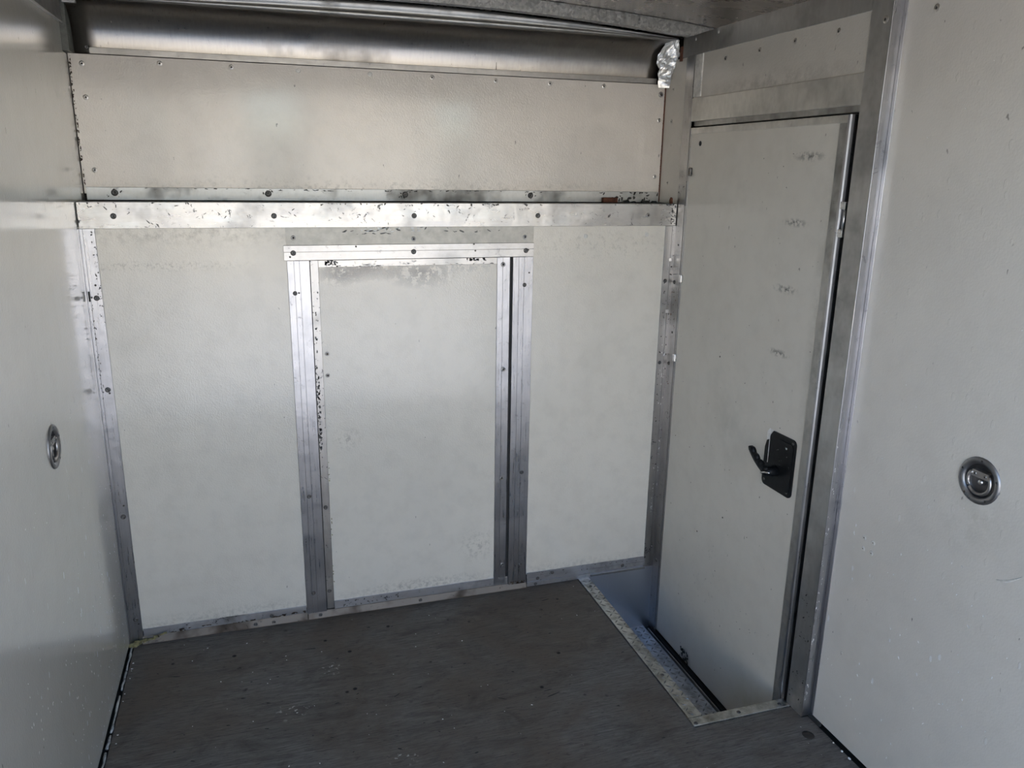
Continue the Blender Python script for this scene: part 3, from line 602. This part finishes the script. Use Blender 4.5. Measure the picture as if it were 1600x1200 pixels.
box('sill', (1.912, -0.893, -0.275), (1.975, -0.001, -0.268), 'rubber', sw)
box('sill_rail', (1.918, -0.893, -0.268), (1.921, -0.030, -0.256), 'alu_dark', sw)
box('sill_rail', (1.928, -0.893, -0.268), (1.932, -0.030, -0.252), 'rubber', sw)

# diamond-plate edging on the floor round the well
n1 = empty('edging_strip', (1.63, -0.44, 0.0), 'long worn tread-plate strip edging the step well lengthwise', 'metal strip', 'tread-plate edging round the step well')
pl = bar('plate', '+Z', -0.001, 'X', XS, 1.653, 'Y', -0.862, -0.006, 0.005, 'nosing', n1, wob=0.0006, seg=40)
box('nosing', (1.6495, -0.862, -0.045), (1.653, -0.006, 0.0005), 'nosing', n1)
lozenges('tread_pattern', XS + 0.003, 1.650, -0.858, -0.02, 0.004, 'tread_bar', pl, pitch=0.0225, ln=0.0115, wd=0.0034, h=0.0022, wear=0.12)
for y_ in (-0.075, -0.655): fix(SCREW, '+Z', (1.632, y_, 0.004), n1, 'screw', 0.75)
n2 = empty('edging_strip', (1.77, -0.88, 0.0), 'short flat metal strip edging the near end of the step well', 'metal strip', 'tread-plate edging round the step well')
ps = bar('plate', '+Z', -0.001, 'Y', -0.898, -0.863, 'X', XS - 0.003, 1.932, 0.005, 'nosing', n2, wob=0.0006, seg=16)
for (x, y_) in ((1.617, -0.888), (1.765, -0.881), (1.905, -0.884)): fix(SCREW, '+Z', (x, y_, 0.004), n2, 'screw', 0.75)

# ------------------------------------------------------------------ recessed tie-down rings
def tie_down(loc, rz, label):
    r = empty('tie_down_ring', loc, label, 'tie-down ring', 'recessed tie-down rings in the side walls', None, rz)
    def lathe_part(name, prof, mat, par=None, n=32):
        me = lathe_mesh(name, prof, n, [mat]); bm = bmesh.new(); bm.from_mesh(me)
        for f_ in list(bm.faces):
            if len(f_.verts) > 4: bm.faces.remove(f_)
        bm.to_mesh(me); bm.free()
        o = bpy.data.objects.new(name, me); COL.objects.link(o); o.parent = par or r; o.rotation_euler = (0, R(-90), 0); return o
    lathe_part('flange', [(0.0535, 0.0), (0.0530, 0.0022), (0.0490, 0.0046), (0.0430, 0.0040), (0.0385, 0.0010), (0.0375, -0.002)], 'flange')
    dish = lathe_part('dish', [(0.0385, 0.0008), (0.0365, -0.008), (0.0300, -0.0125), (0.0120, -0.0135), (0.0005, -0.0135)], 'dish_steel')
    # everything below in the local frame: -x out of the wall, y across, z up
    WORLD[r.name] = Vector((0, 0, 0))
    rp_ = []
    for i in range(25):
        a = R(150 + 240 * i / 24); rp_.append((-0.000, 0.0285 * math.cos(a), -0.002 + 0.0285 * math.sin(a)))
    rp_ = [(0.004, -0.017, 0.016)] + rp_ + [(0.004, 0.017, 0.016)]
    tube('ring', rp_, 0.0042, 'ring_steel', r, 10)
    br = mk('bracket', *boxg((-0.001, -0.021, 0.006), (0.0135, 0.021, 0.021)), 'ring_steel', r)
    for yy in (-0.013, 0.013): fixo = fix(SCREWL, '-X', (-0.001, yy, 0.0135), br, 'screw', 0.5)
    b_ = tube('bolt', [(0.0135, 0, -0.004), (0.004, 0, -0.004), (0.001, 0, -0.004)], [0.0075, 0.007, 0.004], 'chrome', r, 12)
    for k_ in range(5):
        a = R(20 + 72 * k_); fix(HOLE, '-X', (-0.0040, 0.0465 * math.cos(a), 0.0465 * math.sin(a)), r, 'rivet', 0.9)
    return r
tie_down((WR, -1.362, 0.909), 0, 'round grey recessed tie-down ring in the right wall')
tie_down((0.0, -0.585, 0.903), math.pi, 'round dark recessed tie-down ring in the left wall')

# ------------------------------------------------------------------ foil insulation in the upper right corner
fv, ff = [], []; NU, NV = 14, 22
for j in range(NV + 1):
    b = j / NV; z = 1.845 + 0.150 * b
    yr = 0.124 - 0.068 * min(1, (b * 1.25) ** 0.8); yl = 0.128 if b < 0.5 else 0.128 - 0.040 * ((b - 0.5) / 0.5) ** 1.6
    yr = min(yr, yl - 0.012)
    for i in range(NU + 1):
        a = i / NU; y_ = yl + (yr - yl) * a
        cx = noise.noise(Vector((y_ * 45, z * 38, 1.3))) * 0.011 + noise.noise(Vector((y_ * 110, z * 90, 4))) * 0.005
        fv.append((1.893 + 0.044 * a + cx * 1.2, y_, z + noise.noise(Vector((y_ * 60, z * 9, 7))) * 0.004))
for j in range(NV):
    for i in range(NU): a = j * (NU + 1) + i; ff.append((a, a + 1, a + NU + 2, a + NU + 1))
foil = mk('foil_insulation', fv, ff, 'foil')
so_ = foil.modifiers.new('thick', 'SOLIDIFY'); so_.thickness = 0.0012
foil['label'] = 'crumpled shiny foil insulation poking out of the upper right corner'; foil['category'] = 'insulation'
WORLD[foil.name] = foil.location.copy()
pw = box('exposed_plywood', (WD + 0.001 - 0.004, 0.032, 1.925), (WD + 0.011 - 0.004, 0.046, 1.972), 'rust', rb)
box('bare_wood', (1.921, 0.128, 1.858), (1.934, 0.141, 1.874), 'orange_wood', wf)

# ------------------------------------------------------------------ debris
def lump(name, c, r_, mat, seed, parent=None, sub=2):
    bm = bmesh.new(); bmesh.ops.create_icosphere(bm, subdivisions=sub, radius=1)
    vs = []
    for v_ in bm.verts:
        n_ = 1 + 0.45 * noise.noise(v_.co * 1.9 + Vector((seed, 0, 0))); vs.append((c[0] + v_.co.x * r_[0] * n_, c[1] + v_.co.y * r_[1] * n_, c[2] + v_.co.z * r_[2] * n_))
    bm.verts.index_update(); fs = [tuple(v_.index for v_ in f_.verts) for f_ in bm.faces]; bm.free()
    return mk(name, vs, fs, mat, parent)
fvs, ffs = [], []
for i in range(46):
    a = random.random() ** 1.2; c = Vector((0.006 + 0.112 * a, -0.012 + random.uniform(-0.012, 0.004) * (1 - a), 0.004 + 0.030 * a + random.uniform(-0.004, 0.006) * (1 - a * 0.6)))
    bm = bmesh.new(); bmesh.ops.create_icosphere(bm, subdivisions=1, radius=1); rr = random.uniform(0.003, 0.0085) * (1.1 - 0.6 * a); b0 = len(fvs)
    for v_ in bm.verts: n_ = 1 + 0.7 * noise.noise(v_.co * 2 + Vector((i * 3.3, 0, 0))); fvs.append(tuple(c + Vector((v_.co.x * rr * 1.8, v_.co.y * rr, v_.co.z * rr * 0.7)) * n_))
    bm.verts.index_update(); ffs += [tuple(b0 + v_.index for v_ in f_.verts) for f_ in bm.faces]; bm.free()
fo = mk('dried_foam', fvs, ffs, 'foam')
fo['label'] = 'yellow-green dried foam residue in the left floor corner'; fo['category'] = 'foam residue'
# cracked sealant between floor and left wall
y0 = -0.02; k = 0
sb = []
while y0 > -1.6:
    L_ = random.uniform(0.05, 0.22); sb.append((y0, y0 - L_)); y0 -= L_ + random.uniform(0.004, 0.03)
for (a, b) in sb:
    n_ = max(4, int((a - b) / 0.02)); pts_ = [(0.008 + random.uniform(-0.0012, 0.0012), a + (b - a) * i / n_, 0.002 + random.uniform(-0.001, 0.001)) for i in range(n_ + 1)]
    tube('sealant', pts_, [0.0035 + random.uniform(-0.001, 0.001) for _ in pts_], 'seal', floor, 7)
# scraps on the ledge
sc = box('wood_scrap', (1.700, 0.118, 1.4425), (1.757, 0.137, 1.460), 'rust', None, 0.002); sc['label'] = 'small reddish-brown block lying on the ledge near its right end'; sc['category'] = 'scrap'
lz = [((1.795, 0.125), (0.013, 0.008, 0.0065)), ((1.822, 0.122), (0.010, 0.007, 0.004)), ((1.868, 0.120), (0.020, 0.010, 0.005)), ((1.905, 0.118), (0.012, 0.009, 0.005))]
for i, ((x, y_), r_) in enumerate(lz):
    l_ = lump('dirt_clump', (x, y_, 1.4395 + r_[2]), r_, 'void', i * 3.1)
    l_['label'] = ('leftmost', 'second from the left', 'third from the left', 'rightmost')[i] + ' of four dark dirt clumps at the right of the ledge'; l_['category'] = 'dirt'; l_['group'] = 'dirt clumps on the ledge'
l_ = lump('rust_flake', (1.922, 0.020, 1.4535), (0.006, 0.010, 0.013), 'rust', 9.0); l_['label'] = 'rust-red flake of wood standing in the ledge corner by the door frame'; l_['category'] = 'scrap'
# paint chips by the right wall foot
for i, (y_, r_) in enumerate(((-1.105, 0.0035), (-1.135, 0.004), (-1.07, 0.0025))):
    l_ = lump('paint_chip', (1.951, y_, 0.0022), (r_, r_ * 1.2, 0.002), 'white_chip', i, None, 1); l_['label'] = ('middle', 'nearest', 'farthest')[i] + ' of three tiny white paint chips on the floor along the right wall'; l_['category'] = 'paint chip'; l_['group'] = 'paint chips by the right wall'

# ------------------------------------------------------------------ flecks: chipped paint, gouges, dried grime, each a thin raised flake
def flecks(name, face, base_, axes, region, n, size, mat, parent, aspect=2.0, ang=None, thick=0.0003, cluster=None, label=None):
    """n jagged little flakes on plane `face`; axes = the two in-plane axes, region = (a0, a1, b0, b1)"""
    sg = -1 if face[0] == '-' else 1; fa = AX[face[1]]; ua, va = AX[axes[0]], AX[axes[1]]
    a0, a1, b0, b1 = region; vs, fs = [], []
    cl = [(random.uniform(a0, a1), random.uniform(b0, b1)) for _ in range(cluster)] if cluster else None
    for _ in range(n):
        if cl:
            c = random.choice(cl); u = random.gauss(c[0], (a1 - a0) * 0.05); v = random.gauss(c[1], (b1 - b0) * 0.12); u = min(max(u, a0), a1); v = min(max(v, b0), b1)
        else: u, v = random.uniform(a0, a1), random.uniform(b0, b1)
        r0 = random.uniform(*size); th = random.uniform(0, math.pi) if ang is None else ang + random.gauss(0, 0.35)
        k = random.randint(6, 9); b = len(vs)
        for i in range(k):
            t_ = 2 * math.pi * i / k; rr = r0 * random.uniform(0.45, 1.15); x = rr * math.cos(t_); y = rr * math.sin(t_) / aspect
            uu = min(max(u + x * math.cos(th) - y * math.sin(th), a0), a1); vv = min(max(v + x * math.sin(th) + y * math.cos(th), b0), b1)
            for h in (0.0, thick):
                p = [0, 0, 0]; p[ua] = uu; p[va] = vv; p[fa] = base_ + sg * h; vs.append(tuple(p))
        fs.append(tuple(b + 2 * i + 1 for i in range(k)))
        for i in range(k): j = (i + 1) % k; fs.append((b + 2 * i, b + 2 * j, b + 2 * j + 1, b + 2 * i + 1))
    return mk(name, vs, fs, mat, parent, kind='stuff', label=label)
M['gouge'] = plain('dark_gouge', (0.05, 0.048, 0.045), 0.7); M['grime'] = plain('brown_grime', (0.07, 0.05, 0.035), 0.85, 0, 0.5, 50)
M['bare'] = plain('bare_dark_metal', (0.09, 0.09, 0.09), 0.55)
# rail
flecks('gouges', '-Y', -0.0058, 'XZ', (0.01, 1.92, 1.370, 1.441), 46, (0.002, 0.007), 'gouge', t6, 4.0, cluster=9)
flecks('gouges', '-Y', -0.0058, 'XZ', (0.01, 1.92, 1.434, 1.4425), 60, (0.002, 0.006), 'gouge', t6, 2.0, cluster=12)
flecks('gouges', '-Y', -0.0058, 'XZ', (0.02, 0.45, 1.370, 1.441), 22, (0.003, 0.009), 'bare', t6, 4.5, cluster=5)
flecks('grime', '-Y', D - 0.0036, 'XZ', (0.02, 1.92, 1.474, 1.4812), 60, (0.003, 0.009), 'gouge', t7, 4.0, 0.0, cluster=10)
flecks('grime', '-Y', D - 0.0036, 'XZ', (1.70, 1.93, 1.445, 1.480), 26, (0.003, 0.010), 'gouge', t7, 1.8)
for x in (0.085, 0.534, 0.978, 1.426): flecks('grime', '-Y', D - 0.0036, 'XZ', (x - 0.022, x + 0.022, 1.452, 1.478), 7, (0.002, 0.006), 'gouge', t7, 2.0)
# hatch: peeled patches on the leaf edging
flecks('peeled_patch', '-Y', -0.0034, 'XZ', (0.69, 0.735, 1.248, 1.2640), 26, (0.003, 0.007), 'bare', ft, 1.6)
flecks('peeled_patch', '-Y', -0.0034, 'XZ', (1.155, 1.225, 1.254, 1.2640), 26, (0.003, 0.007), 'bare', ft, 1.6)
flecks('peeled_patch', '-Y', -0.0034, 'XZ', (0.69, 1.25, 1.243, 1.2475), 34, (0.002, 0.006), 'bare', ft, 2.5, 0.0)
for (z0, z1, n_) in ((0.74, 0.93, 46), (0.62, 0.75, 30), (0.95, 1.10, 12)):
    flecks('peeled_patch', '-Y', -0.0038, 'XZ', (0.6455, 0.657, z0, z1), n_, (0.003, 0.007), 'bare', fl, 1.8, math.pi / 2)
flecks('peeled_patch', '-Y', -0.0038, 'XZ', (0.6455, 0.669, 0.55, 1.22), 30, (0.0015, 0.004), 'bare', fl, 1.8)
flecks('sealant_crumbs', '-Y', 0.0008, 'XZ', (0.6705, 0.676, 0.06, 0.62), 16, (0.002, 0.005), 'foam', leaf, 1.5)
flecks('scrapes', '-Y', -0.0023, 'XZ', (0.60, 1.38, 1.345, 1.370), 34, (0.003, 0.012), 'bare', wf, 4.0, 0.0, cluster=7)
flecks('scrapes', '-Y', -0.0023, 'XZ', (0.80, 1.00, 1.352, 1.3705), 26, (0.003, 0.010), 'white_chip', wf, 2.5, 0.0)
# base grime
flecks('grime', '-Y', -0.0038, 'XZ', (0.10, 0.57, 0.026, 0.036), 40, (0.004, 0.010), 'grime', t11, 2.2, 0.0, cluster=8)
flecks('grime', '-Y', -0.0052, 'XZ', (1.322, 1.390, 0.020, 0.032), 30, (0.003, 0.008), 'grime', fr2, 1.8)
flecks('grime', '-Y', -0.0048, 'XZ', (0.70, 0.90, 0.030, 0.054), 34, (0.002, 0.006), 'bare', fb, 1.8)
flecks('grime', '-Y', -0.0038, 'XZ', (1.41, 1.89, 0.020, 0.056), 40, (0.0015, 0.004), 'bare', t14, 1.8, cluster=9)
flecks('grime', '-Y', -0.0038, 'XZ', (1.894, 1.93, 0.05, 0.10), 9, (0.002, 0.007), 'gouge', t9, 1.4)
# corner angles
flecks('chips', '-Y', -0.0036, 'XZ', (0.030, 0.042, 1.08, 1.36), 30, (0.0015, 0.005), 'bare', t8, 1.6)
flecks('chips', '-Y', -0.0036, 'XZ', (0.008, 0.016, 0.85, 1.17), 34, (0.002, 0.005), 'bare', t8, 2.2, math.pi / 2)
flecks('chips', '-Y', -0.0037, 'XZ', (1.896, 1.932, 0.45, 1.25), 34, (0.0015, 0.005), 'gouge', t9, 1.6, cluster=9)
flecks('chips', '-Y', -0.0037, 'XZ', (1.908, 1.930, 0.25, 1.00), 40, (0.002, 0.006), 'white_chip', t9, 2.2, math.pi / 2, cluster=7)
flecks('gouges', '-Y', -0.0062, 'XZ', (1.912, 1.930, 1.372, 1.440), 26, (0.002, 0.005), 'bare', t6, 1.5)
flecks('rust_spots', '-X', WD - 0.0006, 'YZ', (-0.045, -0.006, 0.78, 1.22), 10, (0.002, 0.005), 'rust', t9, 1.4)
# post, door edge
flecks('chips', '-Y', -0.9508, 'XZ', (WD, WD + 0.010, 0.05, 0.95), 46, (0.0015, 0.005), 'white_chip', t17, 2.5, math.pi / 2)
flecks('scuffs', '-X', WD - 0.0004, 'YZ', (-0.940, -0.885, 0.02, 0.40), 30, (0.002, 0.006), 'gouge', t17, 2.5)
flecks('scuffs', '-X', DX - 0.0003, 'YZ', (-0.80, -0.08, -0.20, 0.90), 44, (0.0012, 0.0035), 'gouge', lf, 2.0)
flecks('scuffs', '-X', DX - 0.0003, 'YZ', (-0.80, -0.08, 0.9, 1.65), 20, (0.001, 0.003), 'gouge', lf, 2.0)
flecks('grime', '-X', DX - 0.0003, 'YZ', (-0.315, -0.250, -0.247, -0.20), 26, (0.004, 0.010), 'void', lf, 1.3)
# side walls
flecks('chips', '+X', 0.0003, 'YZ', (-1.05, -0.03, 0.012, 0.55), 150, (0.0012, 0.0045), 'rivet_white', wl_, 3.2, math.pi / 2)
flecks('chips', '+X', 0.0003, 'YZ', (-1.05, -0.03, 0.50, 1.1), 34, (0.001, 0.003), 'rivet_white', wl_, 3.0, math.pi / 2)
flecks('chips', '-X', WR - 0.0003, 'YZ', (-1.85, -0.98, 0.012, 0.70), 90, (0.0012, 0.0050), 'white_chip', wr_, 3.0, math.pi / 2, thick=0.0008)
flecks('chips', '-X', WR - 0.0003, 'YZ', (-1.75, -1.0, 0.7, 1.8), 40, (0.001, 0.0028), 'white_chip', wr_, 2.2, thick=0.0006)
# wall foot: ragged dark edge and pale crumbs
flecks('crumbs', '+Z', 0.0003, 'XY', (0.016, 0.030, -1.2, -0.05), 22, (0.002, 0.005), 'white_chip', floor, 1.5)
flecks('gouges', '+Z', 0.0002, 'XY', (0.10, 1.58, -1.25, -0.05), 90, (0.0025, 0.008), 'void', floor, 2.6, 0.0)
flecks('gouges', '+Z', 0.0002, 'XY', (0.10, 1.58, -1.25, -0.05), 12, (0.012, 0.028), 'void', floor, 9.0, 0.0)
flecks('paint_specks', '+Z', 0.0002, 'XY', (0.10, 1.58, -1.25, -0.05), 60, (0.0012, 0.0035), 'white_chip', floor, 1.5, cluster=14)
# latch plate wear, ledge seam
flecks('scratches', '-X', DX - 0.0064, 'YZ', (-0.775, -0.702, 0.645, 0.785), 14, (0.0012, 0.004), 'chrome', plate, 4.0, thick=0.0001)
flecks('dark_seam', '-Y', D - 0.0004, 'XZ', (0.0022, 0.008, 1.485, 1.85), 60, (0.002, 0.006), 'grime', wf, 2.0, math.pi / 2)
flecks('dark_seam', '-Y', D - 0.0004, 'XZ', (1.933, 1.9375, 1.485, 1.85), 60, (0.002, 0.005), 'grime', wf, 2.0, math.pi / 2)
